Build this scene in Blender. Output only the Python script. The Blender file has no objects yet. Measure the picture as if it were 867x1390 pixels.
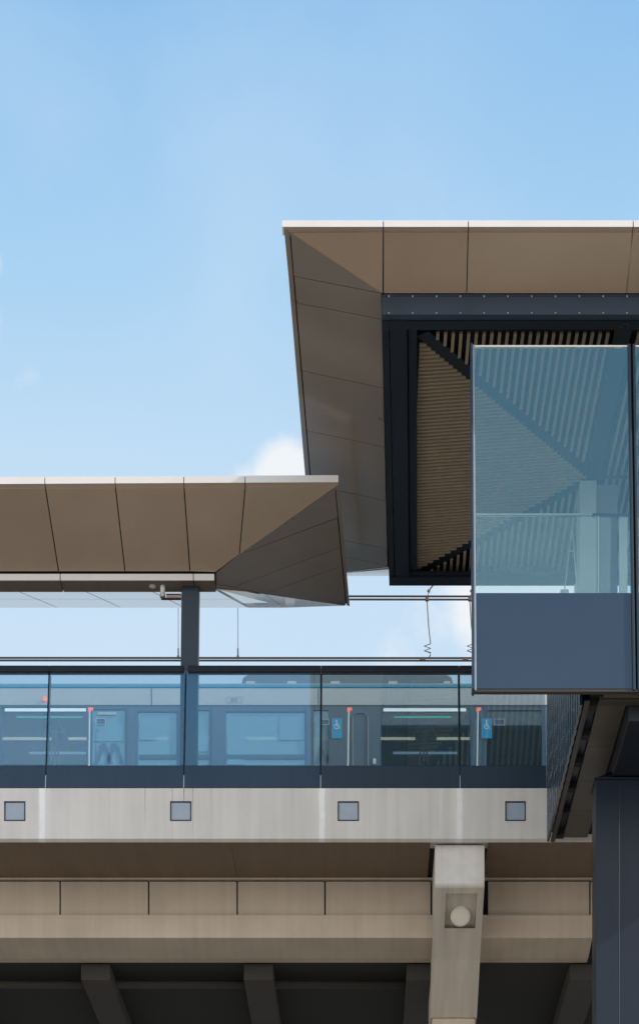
import bpy, bmesh, math, random
from mathutils import Vector, Matrix
random.seed(7)
R = math.radians
scene = bpy.context.scene
COL = scene.collection

# ------------------------------------------------------------------ survey
EYE = 1.6                       # camera height above the ground
F, CX, HY = 3000.0, 500.0, 2250.0   # focal length / principal point of the survey photograph


def P(px, py, D):               # point seen in direction (px, py) at depth D
    return Vector(((px - CX) * D / F, D, (HY - py) * D / F))


def Hh(px, py, h):              # point seen in direction (px, py) at height h over the eye
    return P(px, py, h * F / (HY - py))


def plane(a, b, c):
    return (a, (b - a).cross(c - a).normalized())


def U(px, py, pl):              # point of plane pl seen in direction (px, py)
    d = Vector(((px - CX) / F, 1.0, (HY - py) / F))
    return d * (pl[0].dot(pl[1]) / d.dot(pl[1]))


def XX(px, D):
    return (px - CX) * D / F


def ZZ(py, D):
    return (HY - py) * D / F


# ------------------------------------------------------------------ mesh helper
class MB:
    def __init__(s):
        s.v = []; s.f = []

    def add(s, vs, fs):
        n = len(s.v)
        s.v += [Vector(v) for v in vs]
        s.f += [[i + n for i in f] for f in fs]
        return s

    def box(s, x0, x1, y0, y1, z0, z1):
        return s.add([(x0, y0, z0), (x1, y0, z0), (x1, y1, z0), (x0, y1, z0),
                      (x0, y0, z1), (x1, y0, z1), (x1, y1, z1), (x0, y1, z1)],
                     [(0, 1, 2, 3), (4, 7, 6, 5), (0, 4, 5, 1), (1, 5, 6, 2), (2, 6, 7, 3), (3, 7, 4, 0)])

    def prism(s, pts, vec):
        pts = [Vector(p) for p in pts]; vec = Vector(vec); n = len(pts)
        return s.add(pts + [p + vec for p in pts],
                     [list(range(n)), list(range(n, 2 * n))[::-1]] +
                     [(i, (i + 1) % n, n + (i + 1) % n, n + i) for i in range(n)])

    def loft(s, a, b):
        n = len(a)
        return s.add(list(a) + list(b), [list(range(n)), list(range(n, 2 * n))[::-1]] +
                     [(i, (i + 1) % n, n + (i + 1) % n, n + i) for i in range(n)])

    def quad(s, *pts):
        return s.add(pts, [list(range(len(pts)))])

    def panel(s, pts, gap, vec):
        return s.prism(inset(pts, gap), vec)

    def tube(s, pts, r, n=8):
        pts = [Vector(p) for p in pts]; rings = []
        for i, p in enumerate(pts):
            t = (pts[min(i + 1, len(pts) - 1)] - pts[max(i - 1, 0)]).normalized()
            a = t.cross(Vector((0, 0, 1)) if abs(t.z) < .9 else Vector((1, 0, 0))).normalized(); b = t.cross(a)
            rings.append([p + (a * math.cos(k * 2 * math.pi / n) + b * math.sin(k * 2 * math.pi / n)) * r for k in range(n)])
        vs = [v for rg in rings for v in rg]; fs = []
        for i in range(len(pts) - 1):
            for k in range(n):
                fs.append((i * n + k, i * n + (k + 1) % n, (i + 1) * n + (k + 1) % n, (i + 1) * n + k))
        fs += [list(range(n)), list(range((len(pts) - 1) * n, len(pts) * n))]
        return s.add(vs, fs)

    def cyl(s, c, axis, r, h, n=24, r2=None):
        c = Vector(c); t = Vector(axis).normalized(); r2 = r if r2 is None else r2
        a = t.cross(Vector((0, 0, 1)) if abs(t.z) < .9 else Vector((1, 0, 0))).normalized(); b = t.cross(a)
        ring = lambda o, q: [c + t * o + (a * math.cos(k * 2 * math.pi / n) + b * math.sin(k * 2 * math.pi / n)) * q for k in range(n)]
        return s.loft(ring(0, r), ring(h, r2))

    def build(s, name, mat, parent=None, bevel=0.0, smooth=False, kind=None, label=None):
        me = bpy.data.meshes.new(name)
        off = Vector((0, 0, EYE))
        if parent is not None:
            q = parent; base = Vector((0, 0, 0))
            while q is not None:
                base += q.location; q = q.parent
        else:
            base = Vector((sum(v.x for v in s.v) / len(s.v), sum(v.y for v in s.v) / len(s.v), min(v.z for v in s.v))) + off
        me.from_pydata([tuple(v + off - base) for v in s.v], [], s.f)
        bm = bmesh.new(); bm.from_mesh(me)
        bmesh.ops.recalc_face_normals(bm, faces=bm.faces)
        bm.to_mesh(me); bm.free()
        me.materials.append(mat)
        if smooth:
            for p in me.polygons: p.use_smooth = True
        o = bpy.data.objects.new(name, me); COL.objects.link(o)
        if parent is not None: o.parent = parent
        else: o.location = base
        if bevel:
            m = o.modifiers.new('bevel', 'BEVEL'); m.width = bevel; m.segments = 2; m.limit_method = 'ANGLE'; m.angle_limit = R(40)
        if kind: o['kind'] = kind
        if label: o['label'] = label
        return o


def inset(pts, g):
    pts = [Vector(p) for p in pts]; n = len(pts)
    nor = Vector((0, 0, 0))
    for i in range(n): nor += pts[i].cross(pts[(i + 1) % n])
    nor.normalize(); out = []
    for i in range(n):
        a, b, c = pts[i - 1], pts[i], pts[(i + 1) % n]
        e1 = (b - a).normalized(); e2 = (c - b).normalized()
        n1 = nor.cross(e1); n2 = nor.cross(e2)
        k = 1 + n1.dot(n2)
        out.append(b + (n1 + n2) * (g / max(k, .25)))
    return out


def thing(name, label, cat, loc, group=None):
    o = bpy.data.objects.new(name, None); COL.objects.link(o)
    o.location = Vector(loc) + Vector((0, 0, EYE)); o.empty_display_size = .2
    o['label'] = label; o['category'] = cat
    if group: o['group'] = group
    return o


def tag(o, label, cat, group=None):
    o['label'] = label; o['category'] = cat
    if group: o['group'] = group
    return o


# ------------------------------------------------------------------ materials
def N(nt, typ, **kw):
    n = nt.nodes.new(typ)
    for k, v in kw.items(): setattr(n, k, v)
    return n


def mat(name, col, rough=.5, metal=0., var=.12, scale=3., streak=0., bump=0., bscale=60., coat=0., spec=.5, fine=0., island=0.):
    m = bpy.data.materials.new(name); m.use_nodes = True; nt = m.node_tree
    b = nt.nodes['Principled BSDF']; L = nt.links.new
    tc = N(nt, 'ShaderNodeTexCoord'); geo = N(nt, 'ShaderNodeNewGeometry')
    no = N(nt, 'ShaderNodeTexNoise'); no.inputs['Scale'].default_value = scale; no.inputs['Detail'].default_value = 6
    no.inputs['Roughness'].default_value = .6
    L(geo.outputs['Position'], no.inputs['Vector'])
    mr = N(nt, 'ShaderNodeMapRange'); mr.inputs['From Min'].default_value = .3; mr.inputs['From Max'].default_value = .7
    mr.inputs['To Min'].default_value = 1 - var; mr.inputs['To Max'].default_value = 1 + var
    L(no.outputs['Fac'], mr.inputs['Value'])
    val = mr.outputs['Result']
    if streak:
        mp = N(nt, 'ShaderNodeMapping'); mp.inputs['Scale'].default_value = (9, .6, .45)
        L(geo.outputs['Position'], mp.inputs['Vector'])
        n2 = N(nt, 'ShaderNodeTexNoise'); n2.inputs['Scale'].default_value = 1.; n2.inputs['Detail'].default_value = 5
        L(mp.outputs['Vector'], n2.inputs['Vector'])
        m2 = N(nt, 'ShaderNodeMapRange'); m2.inputs['From Min'].default_value = .35; m2.inputs['From Max'].default_value = .7
        m2.inputs['To Min'].default_value = 1 + streak * .5; m2.inputs['To Max'].default_value = 1 - streak
        L(n2.outputs['Fac'], m2.inputs['Value'])
        mu = N(nt, 'ShaderNodeMath', operation='MULTIPLY'); L(val, mu.inputs[0]); L(m2.outputs['Result'], mu.inputs[1]); val = mu.outputs[0]
    if island:
        mi = N(nt, 'ShaderNodeMapRange'); mi.inputs['To Min'].default_value = 1 - island; mi.inputs['To Max'].default_value = 1 + island
        L(geo.outputs['Random Per Island'], mi.inputs['Value'])
        mu = N(nt, 'ShaderNodeMath', operation='MULTIPLY'); L(val, mu.inputs[0]); L(mi.outputs['Result'], mu.inputs[1]); val = mu.outputs[0]
    if fine:
        n3 = N(nt, 'ShaderNodeTexNoise'); n3.inputs['Scale'].default_value = 90; n3.inputs['Detail'].default_value = 3
        L(geo.outputs['Position'], n3.inputs['Vector'])
        m3 = N(nt, 'ShaderNodeMapRange'); m3.inputs['From Min'].default_value = .3; m3.inputs['From Max'].default_value = .7
        m3.inputs['To Min'].default_value = 1 - fine; m3.inputs['To Max'].default_value = 1 + fine
        L(n3.outputs['Fac'], m3.inputs['Value'])
        mu = N(nt, 'ShaderNodeMath', operation='MULTIPLY'); L(val, mu.inputs[0]); L(m3.outputs['Result'], mu.inputs[1]); val = mu.outputs[0]
    mx = N(nt, 'ShaderNodeVectorMath', operation='SCALE'); mx.inputs[0].default_value = col
    L(val, mx.inputs['Scale']); L(mx.outputs['Vector'], b.inputs['Base Color'])
    b.inputs['Roughness'].default_value = rough; b.inputs['Metallic'].default_value = metal
    b.inputs['Specular IOR Level'].default_value = spec
    if coat:
        b.inputs['Coat Weight'].default_value = coat; b.inputs['Coat Roughness'].default_value = .08
    # slightly uneven sheen
    rr = N(nt, 'ShaderNodeMapRange'); rr.inputs['To Min'].default_value = max(rough - .07, .02); rr.inputs['To Max'].default_value = rough + .07
    L(no.outputs['Fac'], rr.inputs['Value']); L(rr.outputs['Result'], b.inputs['Roughness'])
    if bump:
        bn = N(nt, 'ShaderNodeTexNoise'); bn.inputs['Scale'].default_value = bscale; bn.inputs['Detail'].default_value = 4
        L(geo.outputs['Position'], bn.inputs['Vector'])
        bp = N(nt, 'ShaderNodeBump'); bp.inputs['Strength'].default_value = bump; bp.inputs['Distance'].default_value = .01
        L(bn.outputs['Fac'], bp.inputs['Height']); L(bp.outputs['Normal'], b.inputs['Normal'])
    return m


def glass(name, tint, refl, rcol=(1, 1, 1), rough=0.0, film=None, filmfac=0.):
    m = bpy.data.materials.new(name); m.use_nodes = True; nt = m.node_tree; nt.nodes.clear(); L = nt.links.new
    out = N(nt, 'ShaderNodeOutputMaterial')
    tr = N(nt, 'ShaderNodeBsdfTransparent'); tr.inputs['Color'].default_value = (*tint, 1)
    gl = N(nt, 'ShaderNodeBsdfGlossy'); gl.inputs['Color'].default_value = (*rcol, 1); gl.inputs['Roughness'].default_value = rough
    fr = N(nt, 'ShaderNodeFresnel'); fr.inputs['IOR'].default_value = 1.5
    ad = N(nt, 'ShaderNodeMath', operation='ADD'); ad.use_clamp = True; ad.inputs[1].default_value = refl
    L(fr.outputs[0], ad.inputs[0])
    mx = N(nt, 'ShaderNodeMixShader'); L(ad.outputs[0], mx.inputs[0]); L(tr.outputs[0], mx.inputs[1]); L(gl.outputs[0], mx.inputs[2])
    last = mx.outputs[0]
    if film:
        geo = N(nt, 'ShaderNodeNewGeometry'); no = N(nt, 'ShaderNodeTexNoise'); no.inputs['Scale'].default_value = 1.5; no.inputs['Detail'].default_value = 5
        L(geo.outputs['Position'], no.inputs['Vector'])
        mr = N(nt, 'ShaderNodeMapRange'); mr.inputs['To Min'].default_value = filmfac * .7; mr.inputs['To Max'].default_value = filmfac * 1.3
        L(no.outputs['Fac'], mr.inputs['Value'])
        df = N(nt, 'ShaderNodeBsdfDiffuse'); df.inputs['Color'].default_value = (*film, 1)
        m2 = N(nt, 'ShaderNodeMixShader'); L(mr.outputs[0], m2.inputs[0]); L(last, m2.inputs[1]); L(df.outputs[0], m2.inputs[2]); last = m2.outputs[0]
    L(last, out.inputs[0])
    return m


def emit(name, col, s):
    m = bpy.data.materials.new(name); m.use_nodes = True; nt = m.node_tree
    b = nt.nodes['Principled BSDF']; b.inputs['Base Color'].default_value = (*col, 1)
    b.inputs['Emission Color'].default_value = (*col, 1); b.inputs['Emission Strength'].default_value = s
    return m


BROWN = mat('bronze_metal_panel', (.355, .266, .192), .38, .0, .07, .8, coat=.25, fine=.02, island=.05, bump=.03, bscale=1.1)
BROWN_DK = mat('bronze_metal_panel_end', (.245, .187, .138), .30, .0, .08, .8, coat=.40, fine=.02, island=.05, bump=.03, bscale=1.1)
SLABMET = mat('brown_soffit_lining', (.155, .108, .070), .5, .0, .08, 1.5, streak=.10)
FASCIA = mat('pale_grey_fascia', (.70, .68, .655), .4, .0, .03, 2.)
DARKGAP = mat('black_joint', (.008, .008, .008), .9, var=.1)
NAVY = mat('navy_steel', (.020, .036, .058), .40, .0, .10, 2., spec=.30)
NAVYF = mat('dark_frame_steel', (.014, .018, .026), .45, .0, .12, 2., spec=.25)
NAVYB = mat('navy_beam_steel', (.028, .045, .070), .40, .0, .10, 2., spec=.30)
SPAN = mat('navy_backpainted_panel', (.027, .045, .075), .22, .0, .03, 1., coat=.4)
SPANB = mat('navy_sheet_metal', (.018, .036, .060), .35, .0, .08, 1.3, streak=.08, coat=.2)
BATTEN = mat('timber_look_batten', (.36, .27, .185), .55, .0, .10, 4.)
CONC = mat('precast_concrete', (.44, .40, .35), .85, .0, .07, 1.6, streak=.06, bump=.25, bscale=40, spec=.3, fine=.05)
CONCD = mat('girder_concrete', (.485, .41, .325), .85, .0, .08, 1.3, streak=.07, bump=.25, bscale=40, spec=.3, fine=.05)
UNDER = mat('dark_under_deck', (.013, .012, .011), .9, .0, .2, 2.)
GROUND = mat('paving', (.46, .40, .33), .9, .0, .2, .15, bump=.2, bscale=5)
GALV = mat('galvanised_steel', (.45, .46, .46), .4, .6, .1, 6.)
WIRE = mat('copper_wire_weathered', (.06, .055, .05), .5, .4)
COPPER = mat('bronze_clamp', (.12, .075, .04), .5, .6)
PATCH = mat('blue_grey_plate', (.27, .325, .40), .4, .0, .08, 5., coat=.3)
WALKSOF = mat('walkway_lining', (.080, .070, .056), .5, .0, .08, 2., streak=.05)
WALKFL = mat('walkway_flange_brown', (.036, .029, .023), .5, .0, .1, 3.)
LAMPW = mat('opal_lamp', (.62, .58, .50), .4, .0, .04, 5.)
GLASS_B = glass('balustrade_glass', (.82, .90, .93), .085, (.84, .97, .98), film=(.26, .44, .54), filmfac=.05)
GLASS_S = glass('screen_glass', (.95, .985, .99), .085, (.70, .92, .86), film=(.30, .50, .56), filmfac=.035)
GLASS_I = glass('inner_glass', (.94, .97, .97), .0, (.8, .9, .9))
TGLASS = glass('train_window_glass', (.60, .74, .82), .02, (.8, .9, 1.), film=(.20, .32, .42), filmfac=.05)
DGLASS = glass('door_glass', (.55, .75, .85), .10, (.6, .85, 1.), film=(.31, .60, .74), filmfac=.42)  # pale blue diffuse film paints the sky reflected in the doors
TGREY = mat('train_silver', (.50, .50, .50), .4, .2, .05, 2.)
TROOF = mat('train_roof_grey', (.26, .28, .30), .6, .0, .08, 3.)
TBLUE = mat('train_blue_stripe', (.05, .33, .48), .4, .0, .05, 2.)
TDARK = mat('train_dark_blue', (.085, .135, .19), .4, .0, .06, 2.)
TCEIL = mat('train_ceiling', (.11, .14, .17), .6, .0, .08, 2.)
TEAL = mat('train_teal_panel', (.08, .35, .42), .5, .0, .05, 2.)
SIGNB = mat('sign_blue', (.03, .36, .62), .5, .0, .03, 3.)
SIGNW = mat('sign_white', (.75, .80, .82), .5, .0, .03, 3.)
LOGO = mat('logo_dark_film', (.12, .19, .28), .5, .0, .03, 3.)
STRIP = emit('warm_light_strip', (1., .63, .38), 1.45)
STRIPC = emit('cool_light_strip', (.75, .78, .80), .6)
GREENL = emit('green_display', (.05, .75, .42), .9)
REDL = emit('red_indicator', (1., .20, .12), .9)
POLEM = mat('yellow_grab_pole', (.70, .66, .40), .4, .0, .05, 3.)
POSTM = mat('pale_post', (.65, .70, .72), .4, .0, .05, 3.)


def add_stains_and_light(m, whites, rusts):
    """run-off marks on the concrete: pale lime runs under the balustrade joints, rust runs below fixings; also the light painted on the corbel front"""
    nt = m.node_tree; L = nt.links.new; b = nt.nodes['Principled BSDF']
    src = b.inputs['Base Color'].links[0].from_socket
    geo = N(nt, 'ShaderNodeNewGeometry'); sp = N(nt, 'ShaderNodeSeparateXYZ'); L(geo.outputs['Position'], sp.inputs[0])
    mp = N(nt, 'ShaderNodeMapping'); mp.inputs['Scale'].default_value = (6, 6, 3); L(geo.outputs['Position'], mp.inputs['Vector'])
    no = N(nt, 'ShaderNodeTexNoise'); no.inputs['Scale'].default_value = 1.; no.inputs['Detail'].default_value = 4; L(mp.outputs[0], no.inputs['Vector'])
    wob = N(nt, 'ShaderNodeMath', operation='MULTIPLY_ADD'); L(no.outputs['Fac'], wob.inputs[0]); wob.inputs[1].default_value = .03; L(sp.outputs['X'], wob.inputs[2])
    n2 = N(nt, 'ShaderNodeTexNoise'); n2.inputs['Scale'].default_value = 9.; n2.inputs['Detail'].default_value = 3; L(geo.outputs['Position'], n2.inputs['Vector'])

    def mask(items):
        acc = None
        for (x, w, z0, z1, k) in items:
            d = N(nt, 'ShaderNodeMath', operation='SUBTRACT'); L(wob.outputs[0], d.inputs[0]); d.inputs[1].default_value = x + .015
            a = N(nt, 'ShaderNodeMath', operation='ABSOLUTE'); L(d.outputs[0], a.inputs[0])
            r = N(nt, 'ShaderNodeMapRange', interpolation_type='SMOOTHSTEP'); L(a.outputs[0], r.inputs['Value'])
            r.inputs['From Min'].default_value = w * .35; r.inputs['From Max'].default_value = w; r.inputs['To Min'].default_value = k; r.inputs['To Max'].default_value = 0
            z = N(nt, 'ShaderNodeMapRange'); L(sp.outputs['Z'], z.inputs['Value'])
            z.inputs['From Min'].default_value = z0; z.inputs['From Max'].default_value = z1; z.inputs['To Min'].default_value = .0; z.inputs['To Max'].default_value = 1.0
            q = N(nt, 'ShaderNodeMath', operation='MULTIPLY'); L(r.outputs[0], q.inputs[0]); L(z.outputs[0], q.inputs[1])
            if acc is None: acc = q.outputs[0]
            else:
                s_ = N(nt, 'ShaderNodeMath', operation='MAXIMUM'); L(acc, s_.inputs[0]); L(q.outputs[0], s_.inputs[1]); acc = s_.outputs[0]
        q = N(nt, 'ShaderNodeMath', operation='MULTIPLY_ADD'); L(n2.outputs['Fac'], q.inputs[0]); q.inputs[1].default_value = 1.; q.inputs[2].default_value = .45
        q.use_clamp = True
        s_ = N(nt, 'ShaderNodeMath', operation='MULTIPLY'); L(acc, s_.inputs[0]); L(q.outputs[0], s_.inputs[1])
        return s_.outputs[0]
    m1 = N(nt, 'ShaderNodeMix', data_type='RGBA'); L(mask(whites), m1.inputs[0]); L(src, m1.inputs[6]); m1.inputs[7].default_value = (.80, .80, .79, 1)
    m2 = N(nt, 'ShaderNodeMix', data_type='RGBA'); L(mask(rusts), m2.inputs[0]); L(m1.outputs[2], m2.inputs[6]); m2.inputs[7].default_value = (.22, .13, .06, 1)
    L(m2.outputs[2], b.inputs['Base Color'])


PARA = mat('parapet_concrete', (.60, .58, .55), .85, .0, .05, 1.2, streak=.07, bump=.22, bscale=40, spec=.3, fine=.04)
DP = 29.70                                # parapet face
zt, zb = ZZ(1070, DP) + EYE, ZZ(1143, DP) + EYE
add_stains_and_light(PARA,
           [(XX(x, DP), .060, zb - 1.6, zt - .1, 1.15) for x in (57.5, 437, 623)] + [(XX(x, DP), .13, zb - .5, zt + .3, .35) for x in (60, 437, 621)] + [(XX(598, DP), .03, zb - .5, zt, .35)],
           [(XX(234, DP), .012, zb - .1, zt + .2, .55), (XX(250, DP), .010, zb + .25, zt, .9), (XX(262, DP), .010, zb - .1, zt + .1, .55),
            (XX(197, DP), .010, zb + .1, zt, .45), (XX(287, DP), .009, zb + .1, zt, .30), (XX(149, DP), .014, zb + .1, zt, .16), (XX(524, DP), .014, zb, zt, .16)])
CORB = mat('corbel_concrete', (.54, .485, .415), .85, .0, .03, 1.4, streak=.14, bump=.22, bscale=40, spec=.3, fine=.04)

# ------------------------------------------------------------------ ground
g = MB().quad((-3000, -3000, -EYE), (3000, -3000, -EYE), (3000, 3000, -EYE), (-3000, 3000, -EYE)).build('ground', GROUND, kind='structure')

MB().box(-400, 400, 25.5, 60, -EYE + .004, -EYE + .008).build('added_road', mat('asphalt', (.06, .058, .055), .9, .0, .2, .5, bump=.3, bscale=30), kind='structure')  # added out of view; its dark colour cuts the bounce onto undersides
for yk in (33.0, 45.0):
    MB().box(-400, 400, yk, yk + .12, -EYE + .009, -EYE + .012).build('road_marking', mat('road_paint', (.75, .75, .72), .7), kind='structure')
# ------------------------------------------------------------------ viaduct
via = thing('viaduct', 'long concrete rail viaduct with pale parapet, brown soffit and precast side panels', 'viaduct', (0, 31, -EYE))
XL = -16.0
xr = XX(749, DP)
prof = lambda x: [(x, DP, ZZ(1070, DP)), (x, DP, ZZ(1138.5, DP)), (x, DP + .05, ZZ(1143, DP + .05)), (x, 30.05, ZZ(1143, DP + .05)), (x, 30.05, ZZ(1070, DP))]
# parapet face, pierced by square pockets
pk = [(6, 35), (231, 260), (458, 487), (685, 713)]
para = MB()
zs0, zs1 = ZZ(1114.5, DP), ZZ(1087.5, DP)
zc, zT = ZZ(1138.5, DP), ZZ(1070, DP)
edges = [XL] + [XX(v, DP) for ab in pk for v in ab] + [xr]
for i in range(0, len(edges), 2):
    para.box(edges[i], edges[i + 1], DP, 30.05, zc, zT)
for i in range(1, len(edges) - 1, 2):
    para.box(edges[i], edges[i + 1], DP, 30.05, zc, zs0)
    para.box(edges[i], edges[i + 1], DP, 30.05, zs1, zT)
para.prism([(XL, DP, zc - .001), (XL, DP + .05, ZZ(1143, DP + .05)), (XL, DP + .066, ZZ(1143, DP + .05)), (XL, DP + .066, zc - .001)], (xr - XL, 0, 0))
para.build('parapet', PARA, via)
for a, b in pk:
    x0, x1 = XX(a, DP), XX(b, DP)
    fr = MB()
    t = .016
    fr.box(x0 + .001, x1 - .001, DP - .004, DP + .06, zs1 - t, zs1 - .001); fr.box(x0 + .001, x1 - .001, DP - .004, DP + .06, zs0 + .001, zs0 + t)
    fr.box(x0 + .001, x0 + t, DP - .004, DP + .06, zs0 + t, zs1 - t); fr.box(x1 - t, x1 - .001, DP - .004, DP + .06, zs0 + t, zs1 - t)
    pl = MB().box(x0 + .002, x1 - .002, DP + .010, DP + .05, zs0 + .002, zs1 - .002).build('cover_plate', PATCH, via)
    fr.build('frame', NAVY, pl)
# slab edge running on under the walkway, deck slab
hs = ZZ(1143, DP + .05)
MB().box(xr + .012, 9, DP + .03, DP + .066, hs + .002, ZZ(1131, DP)).build('slab_edge', PARA, via, .004)
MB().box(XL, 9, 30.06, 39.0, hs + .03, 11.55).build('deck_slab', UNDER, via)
DG = 31.10
sof = MB()
hs2 = hs + .004
cuts = [-14, -9.5, -5.2, -1.85, XX(583, 30)]
for a, b in zip(cuts, cuts[1:]): sof.panel([(a, DP + .07, hs2), (b, DP + .07, hs2), (b, DG + .02, hs2 - .012), (a, DG + .02, hs2 - .012)], .0015, (0, 0, .02))
sof.panel([(XX(661, 30), DP + .07, hs2), (3.4, DP + .07, hs2), (3.4, DG + .02, hs2 - .012), (XX(661, 30), DG + .02, hs2 - .012)], .0015, (0, 0, .02))
sof.panel([(3.4, DP + .07, hs2), (9, DP + .07, hs2), (9, DG + .02, hs2 - .012), (3.4, DG + .02, hs2 - .012)], .0015, (0, 0, .02))
sof.build('slab_soffit', SLABMET, via)
zp1, zp0 = ZZ(1195.5, DG), ZZ(1243, DG)
seams = [-278, -158, -38, 82, 202, 322, 441, 585]
gp = []
for a, b in zip(seams, seams[1:]): gp.append((XX(a, DG), XX(b, DG)))
gp += [(XX(661, DG), XX(800, DG)), (XX(800, DG), XX(930, DG)), (XX(930, DG), 8)]
gp = [(XL, gp[0][0])] + gp
for a, b in gp:
    MB().panel([(a, DG, zp1), (b, DG, zp1), (b, DG, zp0), (a, DG, zp0)], .010, (0, .07, 0)).build('side_panel', CONCD, via, .006)
MB().box(XL, 8, DG + .09, DG + .12, zp0 - .1, hs + .02).build('joint_backing', DARKGAP, via)
MB().box(XL, 8, DG - .035, DG + .05, zp1 + .012, hs2 - .016).build('drip_rail', CONCD, via, .004)
# girder: lip, upright strip, under-slope
gz0, gz1, gz2 = zp0 - .004, ZZ(1273, DG - .05), ZZ(1301, DG + .55)
gpf = [(DG - .06, gz0), (DG - .06, gz0 - .035), (DG - .045, gz0 - .05), (DG - .05, gz1), (DG + .55, gz2), (DG + .75, gz2), (DG + .75, gz0)]
for a, b in ((XL, XX(588, DG)), (XX(588, DG) + .003, XX(803, DG))):
    MB().prism([(a, y, z) for y, z in gpf], (b - a, 0, 0)).build('edge_girder', CONCD, via, .012)
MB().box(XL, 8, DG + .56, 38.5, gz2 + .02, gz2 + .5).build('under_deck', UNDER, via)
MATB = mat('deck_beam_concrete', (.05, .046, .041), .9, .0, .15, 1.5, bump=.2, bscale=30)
for k in range(9):
    xk = -11.2 + 2.35 * k
    MB().box(xk, xk + .42, DG + .85, 38.3, gz2 - .22, gz2 + .018).build('cross_beam', MATB, via, .01)
MB().tube([(-14, DG + 1.6, gz2 - .05), (.7, DG + 1.6, gz2 - .05)], .06, 10).build('conduit', MATB, via, smooth=True)
# corbel with lamp niche and its pier
ca, cb = XX(590, 29.85), XX(657, 29.85)
y0, z0_ = 29.85, ZZ(1203, 29.85)
y1, z1_ = 31.05, ZZ(1303, 31.05)
top = hs - .006
corb = MB()
sl = lambda t: (y0 + (y1 - y0) * t, z0_ + (z1_ - z0_) * t)


def tpy(py):                                # parameter on the slope at image row py
    lo, hi = 0., 1.
    for _ in range(40):
        m_ = (lo + hi) / 2; y, z = sl(m_)
        if HY - z / y * F < py: lo = m_
        else: hi = m_
    return lo


t1, t2 = tpy(1213), tpy(1260)
xn0, xn1 = XX(604, 30.2), XX(646, 30.2)
side = lambda x: [(x, y0, top), (x, y0, z0_ + .03), (x, y0 + .012, z0_ + .008), (x, y0 + .03, z0_ - .012)] + [(x, *sl(1.)), (x, y1 + .9, z1_ - .55), (x, y1 + 2.0, z1_ - .55), (x, y1 + 2.0, top)]
corb.loft([Vector(p) for p in side(ca)], [Vector(p) for p in side(xn0)])
corb.loft([Vector(p) for p in side(xn1)], [Vector(p) for p in side(cb)])
mid1 = lambda x: [(x, y0, top), (x, y0, z0_ + .03), (x, y0 + .012, z0_ + .008), (x, y0 + .03, z0_ - .012), (x, *sl(t1)), (x, sl(t1)[0] + .02, sl(t1)[1] + .02), (x, y0 + .75, sl(t1)[1] + .01), (x, y0 + .75, top)]
corb.loft([Vector(p) for p in mid1(xn0)], [Vector(p) for p in mid1(xn1)])
mid2 = lambda x: [(x, *sl(t2)), (x, *sl(1.)), (x, y1 + .9, z1_ - .55), (x, y1 + 2.0, z1_ - .55), (x, y1 + 2.0, z1_ + .6), (x, sl(t2)[0] + .22, z1_ + .6), (x, sl(t2)[0] + .22, sl(t2)[1] + .02)]
corb.loft([Vector(p) for p in mid2(xn0)], [Vector(p) for p in mid2(xn1)])
yb = sl(t2)[0] + .16
corb.prism([(xn0 + .002, sl(t1)[0] + .05, sl(t1)[1] + .03), (xn0 + .002, sl((t1 + t2) / 2)[0] + .12, sl((t1 + t2) / 2)[1] + .02), (xn0 + .002, yb, sl(t2)[1] + .03), (xn0 + .002, yb + .1, sl(t2)[1] + .2), (xn0 + .002, y0 + .7, sl(t1)[1] + .03)], (xn1 - xn0 - .004, 0, 0))
add_stains_and_light(CORB, [(1.228, .50, 10.405 + EYE, 10.47 + EYE, .62)], [(.99, .012, 10.4 + EYE, 11 + EYE, .2)])  # pale upper front: sky light painted into the corbel colour, with white runs
corb.build('corbel', CORB, via)
MB().box(ca + .02, cb - .02, y1 + .9, y1 + 2.0, -EYE, z1_ - .552).build('pier', CONCD, via, .03)
tm = (t1 + t2) / 2 + .05
lc = Vector(((xn0 + xn1) / 2 - .0, sl(tm)[0] + .10, sl(tm)[1] + .03))
ax = Vector((0, -.86, -.50))
lamp = thing('bulkhead_lamp', 'round pale lamp set in the niche of the concrete corbel', 'lamp', lc)
MB().cyl(lc, ax, .135, .10, 40).build('housing', LAMPW, lamp, .006)
MB().cyl(lc + ax * .101, ax, .122, .012, 40, .112).build('lens', LAMPW, lamp)

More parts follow.
